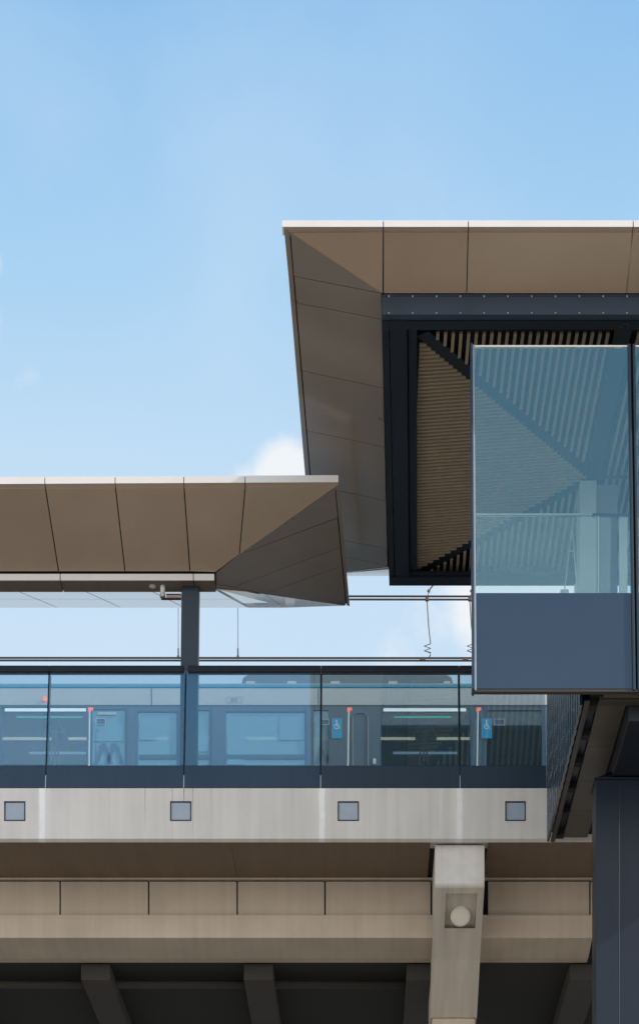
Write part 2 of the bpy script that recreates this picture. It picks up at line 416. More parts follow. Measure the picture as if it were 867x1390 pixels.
# ------------------------------------------------------------------ glass balustrade (leans back towards the platform)
BB, BT = 29.71, 30.08
bz0, bz1 = ZZ(1069, BB), ZZ(905, BT)
bal = thing('glass_balustrade', 'leaning tinted glass balustrade with black top rail along the viaduct parapet', 'balustrade', (0, BB, bz0))
nrm = Vector((0, bz1 - bz0, -(BT - BB))).normalized()   # pointing to the platform
lean = lambda x, t, off=0.: Vector((x, BB + (BT - BB) * t, bz0 + (bz1 - bz0) * t)) + nrm * off
joints = [XX(x, BB) for x in (-500, -310, -122, 62, 249.5, 435, 624, 742)]
tg0, tg1 = .183, .965
for i_, (a, b) in enumerate(zip(joints, joints[1:])):
    gp_ = .011
    MB().prism([lean(a + gp_, tg0), lean(b - gp_, tg0), lean(b - gp_, tg1), lean(a + gp_, tg1)], nrm * .018).build('glass_pane', GLASS_B, bal)
    MB().prism([lean(a + .006, 0, .0), lean(b - .006, 0, .0), lean(b - .006, tg0 - .003, .0), lean(a + .006, tg0 - .003, .0)], nrm * .03).build('kick_panel', SPANB, bal, .004)
    ga, gb_ = (.026 if i_ == 4 else .001), (.026 if i_ == 3 else .001)
    MB().prism([lean(a + ga, .952, -.03), lean(b - gb_, .952, -.03), lean(b - gb_, 1., -.03), lean(a + ga, 1., -.03)], nrm * .09).build('top_rail', NAVYF, bal, .006)
    if b > XX(-20, BB):
        for k in range(5):
            x = a + (b - a) * (.08 + .21 * k)
            MB().cyl(lean(x, .10, -.001), -nrm, .007, .004, 8).build('fixing', NAVY, bal)
for i, a in enumerate(joints[1:-1]):
    w = .014 if i != 3 else .022
    MB().prism([lean(a - w, -.0, .034), lean(a + w, -.0, .034), lean(a + w, .951, .034), lean(a - w, .951, .034)], nrm * .07).build('mullion', NAVYF, bal)
    MB().prism([lean(a - .0055, -.02, -.002), lean(a + .0055, -.02, -.002), lean(a + .0055, .10, -.002), lean(a - .0055, .10, -.002)], nrm * .03).build('drain_spout', GALV, bal)

# ------------------------------------------------------------------ platform canopy (left)
can = thing('platform_canopy', 'long low bronze butterfly canopy with pale fascia over the platform', 'canopy', (-5, 30.2, 14.6))
HC = 15.25
A0, A1 = Hh(0, 663, HC), Hh(455, 660.5, HC)
dirn = (A1 - A0).normalized()
inn = Vector((-dirn.y, dirn.x, 0))
NP = plane(A0, A1, A0 + inn - Vector((0, 0, .40)))
C = U(293, 777, NP)
B = Hh(474, 822, HC)
EP = plane(U(455, 661, NP), C, B)
up = Vector((0, 0, 1)); G = .0075
TH = Vector((0, .004, .012))
sm = [(62, 80), (157, 170), (250, 258)]
n_ = MB()
UN = lambda x, y: U(x, y, NP)
n_.panel([UN(62, 662.5), UN(157, 662), UN(170, 776), UN(80, 776)], G, TH)
n_.panel([UN(157, 662), UN(250, 661.5), UN(258, 776), UN(170, 776)], G, TH)
n_.panel([UN(250, 661.5), UN(333, 661), UN(325, 752.5), UN(293, 777), UN(258, 776)], G, TH)
n_.panel([UN(333.6, 661), UN(455, 661), UN(325.5, 752.2)], .001, TH)
L0, L1 = UN(62, 662.5), UN(80, 776)
step = .93
for k in range(12):
    o0, o1 = Vector((-k * step, 0, 0)), Vector((-(k + 1) * step, 0, 0))
    n_.panel([L0 + o1 + dirn * 0, L0 + o0, L1 + o0, L1 + o1], G, TH)
n_.build('near_soffit', BROWN, can)
nb = MB(); bk = Vector((0, .006, .03))
xl = Vector((-12.6, 0, 0))
nb.prism([UN(62, 663) + xl + bk, UN(455, 661.5) + bk, C + bk, L1 + xl + bk], Vector((0, 0, .004))).build('near_backing', DARKGAP, can)
UE = lambda x, y: U(x, y, EP)
e_ = MB()
e_.panel([UE(454.6, 662), UE(458.2, 702.5), UE(324.5, 752.8)], .0012, TH)
e_.panel([UE(324, 753.2), UE(458.2, 703.2), UE(462, 743), UE(317, 797), UE(293, 793), UE(293, 778)], .0045, TH)
e_.panel([UE(317, 797), UE(462, 743), UE(464.3, 768), UE(360, 806)], .0045, TH)
e_.panel([UE(360, 806), UE(464.3, 768), UE(469.3, 821.5)], .0045, TH)
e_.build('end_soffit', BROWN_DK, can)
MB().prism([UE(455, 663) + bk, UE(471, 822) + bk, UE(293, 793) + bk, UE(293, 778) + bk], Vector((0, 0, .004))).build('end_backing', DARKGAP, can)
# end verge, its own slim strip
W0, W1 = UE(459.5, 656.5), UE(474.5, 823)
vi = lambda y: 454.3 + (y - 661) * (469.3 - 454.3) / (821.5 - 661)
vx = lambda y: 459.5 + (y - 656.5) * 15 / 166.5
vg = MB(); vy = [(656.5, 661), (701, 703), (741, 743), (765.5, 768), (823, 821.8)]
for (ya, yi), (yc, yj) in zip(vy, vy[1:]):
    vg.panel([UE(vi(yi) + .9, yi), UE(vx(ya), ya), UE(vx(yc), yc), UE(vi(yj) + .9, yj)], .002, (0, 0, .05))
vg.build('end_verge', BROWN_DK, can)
MB().prism([UE(455, 662) + bk, UE(458, 660) + bk, UE(473, 821) + bk, UE(470, 821) + bk], (0, 0, .01)).build('verge_backing', DARKGAP, can)
# fascia strip + lip
fz0, fz1 = ZZ(655, A1.y - .04), ZZ(645.5, A1.y - .04)
fas = MB(); lip = MB()
xs = sorted([L0.x - step * k for k in range(12)] + [XX(62, 28.8), XX(157, 28.8), XX(250, 28.8), XX(333, 28.8)] + [W0.x])
xs = [x for i, x in enumerate(xs) if i == 0 or x - xs[i - 1] > .05]
ye = lambda x: A0.y + (A1.y - A0.y) * (x - A0.x) / (A1.x - A0.x)
for a, b in zip(xs, xs[1:]):
    for mbx, pr in ((fas, [(-.05, fz0), (-.05, fz1), (.08, fz1 + .01), (.08, fz0)]), (lip, [(-.045, fz0 - .003), (.08, fz0 - .003), (.08, HC + .004), (.004, HC + .004)])):
        mbx.loft([Vector((a + .005, ye(a) + y, z)) for y, z in pr], [Vector((b - .005, ye(b) + y, z)) for y, z in pr])
MB().loft([Vector((xs[0], ye(xs[0]) + y, z)) for y, z in ((-.035, fz0 + .004), (-.035, fz1 - .006), (.07, fz1 - .006), (.07, fz0 + .004))], [Vector((xs[-1] - .02, ye(xs[-1]) + y, z)) for y, z in ((-.035, fz0 + .004), (-.035, fz1 - .006), (.07, fz1 - .006), (.07, fz0 + .004))]).build('fascia_backing', DARKGAP, can)
fas.build('fascia', FASCIA, can)
lip.build('fascia_lip', BROWN, can)
# spine beam
yb0 = L1.y + .01
sb0, sb1 = ZZ(787.5, yb0), ZZ(779, yb0)
ybk = sb0 * F / (HY - 803.5)
sx = [-13.5, XX(-100, yb0) - 2, XX(-100, yb0), XX(82, yb0), XX(262.5, yb0), XX(291.5, yb0)]
be = MB(); bu = MB()
for a, b in zip(sx, sx[1:]):
    be.box(a + .006, b - .006, yb0, yb0 + .02, sb0, sb1)
    bu.box(a + .006, b - .006, yb0 + .021, ybk, sb0 - .001, sb0 + .02)
be.build('spine_fascia', FASCIA, can); bu.build('spine_soffit', SLABMET, can)
MB().box(-13.5, sx[-1] - .003, yb0 + .025, ybk - .004, sb0 + .022, sb1 + .05).build('spine_core', DARKGAP, can)
# far wing
FE = Hh(474, 825, HC)
WF0 = Vector((0, ybk + .01, sb0 + .03)); WF1 = Vector((0, FE.y, HC))
fw = MB(); xw = [C.x - .02 - .92 * k for k in range(13)][::-1]
for a, b in zip(xw, xw[1:]):
    for t0, t1_ in ((0, .5), (.5, 1.)):
        q0, q1 = WF0.lerp(WF1, t0), WF0.lerp(WF1, t1_)
        sk = .35
        fw.panel([(a + sk * t0, q0.y, q0.z), (b + sk * t0, q0.y, q0.z), (b + sk * t1_, q1.y, q1.z), (a + sk * t1_, q1.y, q1.z)], .007, (0, -.004, .012))
for (p, q) in (((C.x - .02, 0), (C.x + 1.05, 1.)),):
    q0, q1 = WF0, WF1
    c2 = UE(293, 793.4) + Vector((.004, .004, 0)); c4 = UE(469, 822.2)
    fw.panel([(C.x - .02, q0.y, q0.z), c2, UE(360, 806.6), (C.x + .85, q1.y, q1.z), (C.x + .33, q1.y, q1.z)], .004, (0, -.004, .012))
    fw.panel([UE(360, 806.6), c4, (C.x + .85, q1.y, q1.z)], .004, (0, -.004, .012))
FARW = mat('glossy_bronze_panel', (.235, .19, .15), .06, .0, .05, 1.2, coat=1.0, spec=1.0)
fw.build('far_soffit', FARW, can)
MB().prism([(-13.5, WF0.y, WF0.z + .03), (C.x, WF0.y, WF0.z + .03), (B.x - .15, WF1.y - .06, WF1.z + .03), (-13.5, WF1.y - .06, WF1.z + .03)], (0, 0, .005)).build('far_backing', DARKGAP, can)
MB().prism([(-13.5, ye(-13.5) + .082, HC + .06), (W0.x - .02, W0.y + .12, HC + .06), (W1.x - .02, W1.y, HC + .06), (-13.5, WF1.y, HC + .06)], (0, 0, .03)).build('roof_sheet', FASCIA, can)
MB().box(-13.5, B.x - .05, WF1.y - .05, WF1.y - .01, HC + .035, HC + .058).build('far_fascia', FASCIA, can)

# column under the canopy
col_y = ybk - .17
cm = MB()
ct, cbm = ZZ(794, col_y), 11.6
cxa, cxb = XX(246.5, col_y), XX(270, col_y)
cxa2, cxb2 = XX(243.0, col_y), XX(266.5, col_y)
cl = MB()
cl.loft([Vector(p) for p in ((cxa2, col_y, cbm), (cxb2, col_y, cbm), (cxb2, col_y + .2, cbm), (cxa2, col_y + .2, cbm))],
        [Vector(p) for p in ((cxa, col_y, sb0 - .004), (cxb, col_y, sb0 - .004), (cxb, col_y + .2, sb0 - .004), (cxa, col_y + .2, sb0 - .004))])
tag(cl.build('canopy_column', NAVY, None, .006), 'slim navy steel column standing behind the glass under the left canopy', 'column')
# service arm and small spot beside the column
sv = thing('service_arm', 'pale pipe elbow with dark tray arm hung beside the canopy column', 'pipe bracket', (XX(221, 30.2), 30.2, sb0))
yy = yb0 + .16
MB().tube([P(221, 789, yy), P(221, 806, yy)], .032, 14).build('pipe', FASCIA, sv, smooth=True)
MB().cyl(P(221, 806, yy), (0, 0, -1), .038, .05, 14).build('elbow', GALV, sv)
arm = MB(); zA = ZZ(811, yy)
arm.box(XX(219, yy), XX(246, yy), yy - .02, yy + .02, zA - .028, zA - .012); arm.box(XX(226, yy), XX(246, yy), yy - .02, yy + .02, zA + .030, zA + .042)
arm.build('tray', NAVYF, sv)
MB().box(XX(226, yy), XX(246, yy), yy - .012, yy + .012, zA - .011, zA + .029).build('tray_cover', BATTEN, sv)
sp_ = thing('canopy_spotlight', 'small round spotlight under the spine of the left canopy', 'spotlight', P(207, 792, yy))
MB().cyl(P(207, 789.5, yy), (0, -.1, -1), .030, .045, 16).build('body', GALV, sp_)
MB().cyl(P(207, 793.5, yy), (0, -.1, -1), .043, .03, 18).build('bezel', LAMPW, sp_)

# ------------------------------------------------------------------ concourse canopy (upper right)
uc = thing('concourse_canopy', 'high bronze canopy with pale fascia, dark steel frame and slatted ceiling', 'canopy', (4, 28, 15.3))
HU, DU = 15.83, 15.83 * F / (HY - 312)
XR = 15.0
a0 = Vector((0, DU, HU))
NU = plane(a0, a0 + Vector((1, 0, 0)), a0 + Vector((0, 1, -.30)))
hb = U(517.5, 398, NU)
OF = Hh(424, 778, HU)
EU = plane(U(394, 317, NU), hb, Hh(431, 780, HU - .02))
un = lambda x, y: U(x, y, NU); ue = lambda x, y: U(x, y, EU)
m_ = MB(); G2 = .0055
m_.panel([un(394.5, 316.2), un(519.4, 315), un(518.9, 398.5)], .001, TH)
s0 = [(520, 520), (635, 633), (858, 851)]
for (a, a2), (b, b2) in zip(s0, s0[1:]): m_.panel([un(a, 315), un(b, 315), un(b2, 398.5), un(a2, 398.5)], G2, TH)
x0_, st = un(858, 315).x, 1.85
x = x0_
while x < XR:
    b_ = un(500, 398.5); t_ = un(500, 315)
    m_.panel([(x, t_.y, t_.z), (x + st, t_.y, t_.z), (x + st, b_.y, b_.z), (x, b_.y, b_.z)], G2, TH); x += st
m_.build('near_soffit', BROWN, uc)
bk2 = Vector((0, .006, .022))
MB().prism([un(395, 316) + bk2, Vector((XR, t_.y, t_.z)) + bk2, Vector((XR, b_.y, b_.z)) + bk2, un(518, 398.5) + bk2], (0, 0, .004)).build('near_backing', DARKGAP, uc)
# end (left) wing
out = lambda y: 394 + (y - 317) * (420 - 394) / (630 - 317)
inr = lambda y: 517.5 + (y - 398) * (526 - 517.5) / (770 - 398)
sl_ = [(375, 398.2), (411, 433.5), (503, 527), (584.5, 607), (658, 680), (726, 745), (747, 769)]
ew = MB()
ew.panel([ue(394.5, 316.6), ue(inr(398) + .8, 397.9), ue(out(375), 374.7)], .001, TH)
for (ya, yb_), (yc, yd) in zip(sl_, sl_[1:]):
    ew.panel([ue(out(ya), ya), ue(inr(yb_), yb_), ue(inr(yd), yd), ue(out(yc), yc)], .0045, TH)
ew.panel([ue(out(747), 747), ue(inr(769), 769), ue(out(781), 781)], .0045, TH)
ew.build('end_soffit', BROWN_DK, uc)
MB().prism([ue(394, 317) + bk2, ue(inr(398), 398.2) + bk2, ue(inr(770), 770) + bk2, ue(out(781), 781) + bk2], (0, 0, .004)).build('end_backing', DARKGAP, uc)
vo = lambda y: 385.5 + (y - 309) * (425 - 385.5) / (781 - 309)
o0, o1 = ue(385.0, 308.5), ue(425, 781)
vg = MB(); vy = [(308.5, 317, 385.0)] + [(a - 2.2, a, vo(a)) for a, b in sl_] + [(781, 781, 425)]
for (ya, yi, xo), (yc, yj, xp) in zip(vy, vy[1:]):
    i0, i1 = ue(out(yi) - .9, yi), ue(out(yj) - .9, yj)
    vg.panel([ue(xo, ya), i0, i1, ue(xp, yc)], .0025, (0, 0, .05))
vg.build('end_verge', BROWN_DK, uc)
MB().prism([ue(386.5, 312) + bk2, ue(395, 317) + bk2, ue(out(780), 780) + bk2, ue(426.5, 780) + bk2], (0, 0, .01)).build('verge_backing', DARKGAP, uc)
u0, u1 = ZZ(307.8, DU - .05), ZZ(299, DU - .05)
xs = [XX(383, DU - .05), XX(520, DU), XX(635, DU), XX(858, DU)]
while xs[-1] < XR: xs.append(xs[-1] + st)
fa = MB(); fl = MB()
for i, (a, b) in enumerate(zip(xs, xs[1:])):
    ga = .0 if i == 0 else .005
    fa.loft([Vector((a + ga, DU + y, z)) for y, z in ((-.05, u0), (-.05, u1), (.1, u1 + .01), (.1, u0))], [Vector((b - .005, DU + y, z)) for y, z in ((-.05, u0), (-.05, u1), (.1, u1 + .01), (.1, u0))])
    pr = ((-.045, u0 - .003), (.1, u0 - .003), (.1, t_.z + .012), (t_.y - DU - .012, t_.z + .003))
    a_in = a + (.085 if i == 0 else 0)
    lo_a = [Vector(((a if k < 2 else a_in) + ga, DU + y, z)) for k, (y, z) in enumerate(pr)]
    if i == 0: lo_a = [Vector((a + .015, DU + pr[0][0], pr[0][1])), Vector((a + .09, DU + .1, pr[1][1])), Vector((a_in + .005, DU + .1, pr[2][1])), Vector((a_in - .005, DU + pr[3][0], pr[3][1]))]
    fl.loft(lo_a, [Vector((b - .005, DU + y, z)) for y, z in pr])
MB().box(xs[0] + .02, XR, DU - .035, DU + .09, u0 + .004, u1 - .006).build('fascia_backing', DARKGAP, uc)
fa.build('fascia', FASCIA, uc); fl.build('fascia_lip', BROWN, uc)
# steel ring beam
FY0 = hb.y + .012; FY1 = FY0 + .27
fb0 = 15.36
ft = ZZ(399.5, FY0)
fx0 = XX(518, FY0)
YF0, YF1 = 31.40, 31.64
fxf = XX(528, YF1)
rb = MB()
rb.box(fx0, XR, FY0 + .012, FY0 + .03, fb0 + .012, ft - .016)              # near web
rb.build('beam_web', NAVYB, uc)
fl2 = MB(); fl2.box(fx0, XR, FY0, FY0 + .05, ft - .015, ft); fl2.box(fx0, XR, FY0 - .012, FY0 + .09, fb0 - .003, fb0 + .011)
fl2.build('beam_flange', NAVYB, uc, .002)
us = MB(); us.box(fx0, XR, FY0 + .105, FY1, fb0 - .012, fb0 + .02); us.box(fx0 + .04, XR, FY0 + .09, FY0 + .106, fb0 + .004, fb0 + .02)
us.box(fx0, XR, FY1 - .02, FY1, fb0 + .021, ft + .1); us.build('beam_soffit', NAVYF, uc)
lbm = MB()
lx = lambda y, o: fx0 + (fxf - fx0) * (y - FY0) / (YF1 - FY0) + o
for o_a, o_b, za, zb_ in ((0, .075, fb0 - .002, ft), (.09, .285, fb0 - .010, ft), (.30, .40, fb0 + .05, ft)):
    lbm.loft([Vector((lx(FY0 + .09, o_a), FY0 + .09, za)), Vector((lx(FY0 + .09, o_b), FY0 + .09, za)), Vector((lx(FY0 + .09, o_b), FY0 + .09, zb_)), Vector((lx(FY0 + .09, o_a), FY0 + .09, zb_))],
             [Vector((lx(YF1, o_a), YF1, za)), Vector((lx(YF1, o_b), YF1, za)), Vector((lx(YF1, o_b), YF1, zb_)), Vector((lx(YF1, o_a), YF1, zb_))])
lbm.build('side_beam', NAVYF, uc)
fbm = MB(); fbm.box(fxf + .001, XR, YF0, YF1 - .001, fb0 - .016, fb0 + .05); fbm.box(fxf + .002, XR, YF1 - .03, YF1 - .002, fb0 + .051, ft + .1)
fbm.box(fxf + .06, XR, YF0 - .06, YF0 - .03, fb0 + .005, fb0 + .045)
fbm.build('far_beam', NAVYF, uc)
x = fx0 + .08
while x < 3.6:
    for z_, y_ in ((ft - .02, FY0 + .012), (fb0 + .020, FY0 + .012)):
        MB().cyl((x, y_, z_), (0, -1, 0), .009, .012, 8).build('bolt', GALV, uc)
    x += .272
# hipped slatted ceiling
ez, az = 15.50, 15.66
ex, ey0, ey1 = .60, 25.88, 31.72
ax_, ay = 2.97, az * F / (HY - 648)
bw, bh, pitch = .036, .028, .0905
near = MB(); left = MB(); farm = MB()


def slat(mb, p, q, wdir):
    p, q = Vector(p), Vector(q)
    if (q - p).length < .06: return
    h = Vector((0, 0, bh)); w = Vector(wdir) * (bw / 2)
    mb.loft([p - w, p + w, p + w + h, p - w + h], [q - w, q + w, q + w + h, q - w + h])


zat = lambda t: ez + (az - ez) * t
x = ex + .12
while x < 11:
    t = min(1., (x - ex) / (ax_ - ex))
    tt = max(t - .05, 0) if t < 1 else .985
    if abs(x - ax_) > .12:
        slat(near, (x, ey0, ez), (x, ey0 + (ay - ey0) * tt, zat(tt)), (1, 0, 0))
        slat(farm, (x, ey1, ez), (x, ey1 + (ay - ey1) * tt, zat(tt)), (1, 0, 0))
    x += pitch
y = ey0 + .16
while y < ey1 - .1:
    t = (y - ey0) / (ay - ey0) if y < ay else (ey1 - y) / (ey1 - ay)
    tt = max(t - .035, 0)
    slat(left, (ex, y, ez), (ex + (ax_ - ex) * tt, y, zat(tt)), (0, 1, 0))
    y += .080
near.build('near_slats', BATTEN, uc); left.build('side_slats', BATTEN, uc); farm.build('far_slats', BATTEN, uc)
bkz = .10
Ap = Vector((ax_, ay, az + bkz)); ar = Vector((XR, ay, az + bkz))
k0, k1 = Vector((ex - .15, ey0 - .3, ez + bkz)), Vector((ex - .15, ey1 + .1, ez + bkz))
MB().quad(k0, Ap, k1).quad(k0, Vector((XR, ey0 - .3, ez + bkz)), ar, Ap).quad(k1, Ap, ar, Vector((XR, ey1 + .1, ez + bkz))).build('ceiling_board', DARKGAP, uc)
hp = MB()


def bar(mb, p, q, w, zlo, zhi):
    p, q = Vector(p), Vector(q); d = (q - p); s_ = Vector((-d.y, d.x, 0)).normalized() * w / 2
    mb.loft([p - s_ + up * zlo, p + s_ + up * zlo, p + s_ + up * zhi, p - s_ + up * zhi], [q - s_ + up * zlo, q + s_ + up * zlo, q + s_ + up * zhi, q - s_ + up * zhi])


bar(hp, (ex + .03, ey0 + .02, ez), (ax_, ay, az), .17, .012, .09)
bar(hp, (ex + .03, ey1 - .02, ez), (ax_, ay, az), .15, .012, .09)
bar(hp, (ax_, ey0 - .1, ez), (ax_, ay, az), .20, .004, .085)
bar(hp, (ax_ - .05, ay, az), (XR, ay, az), .18, .006, .086)
bar(hp, (ax_, ey1 + .05, ez), (ax_, ay, az), .16, .008, .084)
hp.build('hip_beams', NAVYF, uc)
# far wing, roof
fw2 = MB()
q0y, q0z, q1y, q1z = YF1 + .01, ue(526.5, 770.3).z, Hh(500, 782, HU).y, HU
for k in range(8):
    xa = fxf - .02 + k * 1.9
    if k == 0: fw2.panel([ue(526.5, 770.3), (xa + .05, q0y, q0z), (xa + 1.9, q0y, q0z), (xa + 1.9, q1y, q1z), (ue(431, 781).x, q1y, q1z), ue(431, 781.3)], .003, (0, -.004, .012))
    else: fw2.panel([(xa, q0y, q0z), (xa + 1.9, q0y, q0z), (xa + 1.9, q1y, q1z), (xa, q1y, q1z)], .006, (0, -.004, .012))
fw2.build('far_soffit', FARW, uc)
MB().prism([(o0.x + .02, DU + .104, HU + .035), (XR, DU + .104, HU + .035), (XR, q1y + .03, HU + .035), (o1.x, q1y + .03, HU + .035)], (0, 0, .03)).build('roof_sheet', FASCIA, uc)
MB().box(o1.x + .1, XR, q1y - .05, q1y - .02, HU + .015, HU + .034).build('far_fascia', BROWN_DK, uc)
dl = thing('canopy_downlight', 'small dark round downlight under the front beam of the upper canopy', 'downlight', (XX(846, FY0 + .2), FY0 + .19, fb0))
MB().cyl((XX(847, FY0 + .2), FY0 + .19, fb0 - .013), (0, 0, -1), .055, .010, 28).build('bezel', WALKFL, dl)
MB().cyl((XX(847, FY0 + .2), FY0 + .19, fb0 - .0235), (0, 0, -1), .040, .004, 28).build('lens', NAVYF, dl)

# ------------------------------------------------------------------ glass screen at the front of the walkway
SB, ST = 24.74, 25.22
sz0, sz1 = ZZ(938, SB), ZZ(469, ST)
gs = thing('glass_screen', 'tall leaning glass screen with solid navy lower panel, in front of the walkway', 'glass screen', (XX(750, SB), SB, sz0))
sn = Vector((0, sz1 - sz0, -(ST - SB))).normalized()
sleanY = lambda t: SB + (ST - SB) * t


def spt(x, t, off=0.):
    return Vector((x, SB + (ST - SB) * t, sz0 + (sz1 - sz0) * t)) + sn * off


def tS(py):
    lo, hi = 0., 1.
    for _ in range(40):
        m2 = (lo + hi) / 2
        if HY - (sz0 + (sz1 - sz0) * m2) / sleanY(m2) * F > py: lo = m2
        else: hi = m2
    return lo


tp = tS(805)
sxa, sxm, sxe = XX(640.5, SB), XX(863, SB), XX(863, SB) + 1.83
xin = sxa + .05
for a, b in ((xin, sxm - .045), (sxm + .045, sxe)):
    MB().prism([spt(a, tp), spt(b, tp), spt(b, .995), spt(a, .995)], sn * .016).build('glass_pane', GLASS_S, gs)
    MB().prism([spt(a - .002, .006, -.004), spt(b + .002, .006, -.004), spt(b + .002, tp, -.004), spt(a - .002, tp, -.004)], sn * .04).build('lower_panel', SPAN, gs, .004)
    MB().prism([spt(a, .9955, -.006), spt(b, .9955, -.006), spt(b, 1.0, -.006), spt(a, 1.0, -.006)], sn * .03).build('top_trim', FASCIA, gs)


def upright(x0, x1, off, th, name, m):
    return MB().prism([spt(x0, 0, off), spt(x1, 0, off), spt(x1, 1.0, off), spt(x0, 1.0, off)], sn * th).build(name, m, gs, .004)


upright(sxa, sxa + .022, -.05, .16, 'edge_frame', NAVY)
upright(sxa + .0235, sxa + .046, -.02, .05, 'edge_bead', PATCH)
upright(sxm - .042, sxm - .012, -.03, .12, 'mullion', NAVY)
upright(sxm + .012, sxm + .042, -.03, .12, 'mullion', NAVY)
upright(sxm - .0105, sxm + .0105, .03, .05, 'mullion_joint', DARKGAP)
MB().prism([spt(sxa - .008, -.0035, -.01), spt(sxe, -.0035, -.01), spt(sxe, .004, -.01), spt(sxa - .008, .004, -.01)], sn * .06).build('sill', WALKFL, gs, .004)

# inner balustrade and roof column behind the screen
YI = 26.0
RC = mat('pale_teal_cladding', (.42, .50, .50), .5, .0, .05, 2.)
ib = thing('inner_balustrade', 'clear inner glass balustrade with slim rail, seen through the tall screen', 'balustrade', (2.5, YI, 11.3))
MB().box(XX(646, YI), XX(803, YI), YI, YI + .04, ZZ(699, YI), ZZ(696.6, YI)).build('rail', RC, ib, .005)
MB().box(XX(803.5, YI), 7, YI, YI + .06, ZZ(699, YI), ZZ(696.5, YI)).build('rail', NAVYF, ib, .005, label='dark right hand length of the rail')
for a, b in ((XX(646, YI), XX(811, YI)), (XX(812.5, YI), XX(940, YI))):
    MB().box(a, b, YI + .02, YI + .032, 11.502, ZZ(699.5, YI)).build('glass_pane', GLASS_I, ib)
MB().box(XX(811, YI), XX(812.4, YI), YI + .015, YI + .04, 11.502, ZZ(699.5, YI)).build('glass_edge', SIGNW, ib)
MB().box(1.22, 6.4, SB + .12, YI + .05, 11.43, 11.5).build('landing_slab', UNDER, gs)
rc = thing('roof_column', 'pale boxed roof column behind the tall glass screen, below the ceiling hip', 'column', (3.0, 29.3, 11.2))
RCD = mat('shade_cladding', (.20, .20, .24), .5, .0, .06, 2.)  # darker copy for the column's second face, its shade put into the colour
yc_ = 29.0
MB().box(XX(786.5, yc_), XX(809, yc_), yc_, yc_ + .5, 11.2, ZZ(652, yc_)).build('column_face', RC, rc, .006)  # sunlit face of the column, its light put into the pale colour
MB().box(XX(809.5, yc_), XX(838, yc_), yc_ + .05, yc_ + .5, 11.2, ZZ(655, yc_)).build('column_side', RCD, rc, .006)
MB().box(XX(840.5, yc_ - .4), XX(851, yc_ - .4), yc_ - .4, yc_ - .3, 11.2, ZZ(702, yc_ - .4)).build('door_jamb', RC, rc, .004)
# slender stays in front of the roof column
wv = thing('stay_rods', 'thin steel stays forming a narrow triangle beside the roof column', 'stay rods', P(772, 806, 28.9))
for a, b in (((776, 715), (765, 806)), ((776, 715), (783, 806)), ((769, 748), (780, 748))):
    MB().tube([P(*a, 28.9), P(*b, 28.9)], .008, 6).build('rod', GALV, wv)
MB().box(XX(760, 28.9), XX(771, 28.9), 28.88, 28.92, ZZ(806, 28.9), ZZ(801, 28.9)).build('foot_plate', GALV, wv)
MB().box(XX(779, 28.9), XX(783, 28.9), 28.88, 28.92, ZZ(806, 28.9), ZZ(793, 28.9)).build('foot_plate', GALV, wv)

# ------------------------------------------------------------------ walkway
wk = thing('walkway', 'elevated walkway seen from below, ribbed navy side cladding and tan soffit', 'walkway', (2.8, 27, 10.8))
WY0, WY1 = 24.95, 29.62
wz = lambda y: 10.84 + (y - WY0) / (WY1 - WY0) * .15
cs = MB(); rv = MB(); XC = 2.385
clz = lambda y: 12.0 + (y - 25.05) / (29.66 - 25.05) * 1.05
y = 25.02; i = 0
while y < 29.6:
    y2 = min(y + .148, 29.66)
    o = .0 if i % 2 == 0 else .006
    zb0, zb1 = wz(y) - .06, wz(y2) - .06
    cs.loft([Vector((XC + o, y, zb0)), Vector((XC + o, y2, zb1)), Vector((XC + o, y2, clz(y2))), Vector((XC + o, y, clz(y)))],
            [Vector((XC + o + .03, y, zb0)), Vector((XC + o + .03, y2, zb1)), Vector((XC + o + .03, y2, clz(y2))), Vector((XC + o + .03, y, clz(y)))])
    for k in range(9):
        z = 11.0 + .27 * k + (.09 if (i // 3) % 2 else 0)
        if z < clz(y) - .05:
            for yo in (.04, .108): rv.cyl((XC + o, y + yo, z), (-1, 0, 0), .009, .006, 8)
    y = y2; i += 1
cs.build('side_cladding', SPANB, wk)
rv.build('rivets', GALV, wk, kind='stuff')


def wstrip(x0, x1, dz, th, ya=WY0, yb=WY1):
    return MB().loft([Vector((x0, ya, wz(ya) + dz)), Vector((x1, ya, wz(ya) + dz)), Vector((x1, ya, wz(ya) + dz + th)), Vector((x0, ya, wz(ya) + dz + th))],
                     [Vector((x0, yb, wz(yb) + dz)), Vector((x1, yb, wz(yb) + dz)), Vector((x1, yb, wz(yb) + dz + th)), Vector((x0, yb, wz(yb) + dz + th))])


wstrip(2.435, 2.495, -.06, .03).build('bottom_flange', WALKFL, wk, .004)
wstrip(2.495, 2.595, .03, .03).build('recess', NAVYF, wk)
yq = WY0 + .12
for k in range(6):
    if yq < WY1 - .2:
        bq = MB(); bq.box(2.497, 2.594, yq, yq + .14, wz(yq) - .05, wz(yq) + .029); bq.build('bracket', DARKGAP, wk)
    yq += .86
ys = [WY0 + .12, 26.42, 27.55, 28.6, WY1]
for a, b in zip(ys, ys[1:]):
    MB().panel([(2.60, a, wz(a)), (2.93, a, wz(a)), (2.93, b, wz(b)), (2.60, b, wz(b))], .004, (0, 0, .02)).build('soffit_panel', WALKSOF, wk)
    MB().panel([(3.85, a, wz(a)), (5.5, a, wz(a)), (5.5, b, wz(b)), (3.85, b, wz(b))], .004, (0, 0, .02)).build('soffit_panel', WALKSOF, wk)
MB().box(2.60, 5.5, WY0 - .02, WY0 + .10, wz(WY0) - .05, wz(WY0) + .05).build('end_beam', WALKFL, wk, .004)
MB().box(2.64, 5.5, WY0 - .11, WY0 - .03, wz(WY0) - .02, wz(WY0) + .06).build('end_trim', WALKSOF, wk, .004)
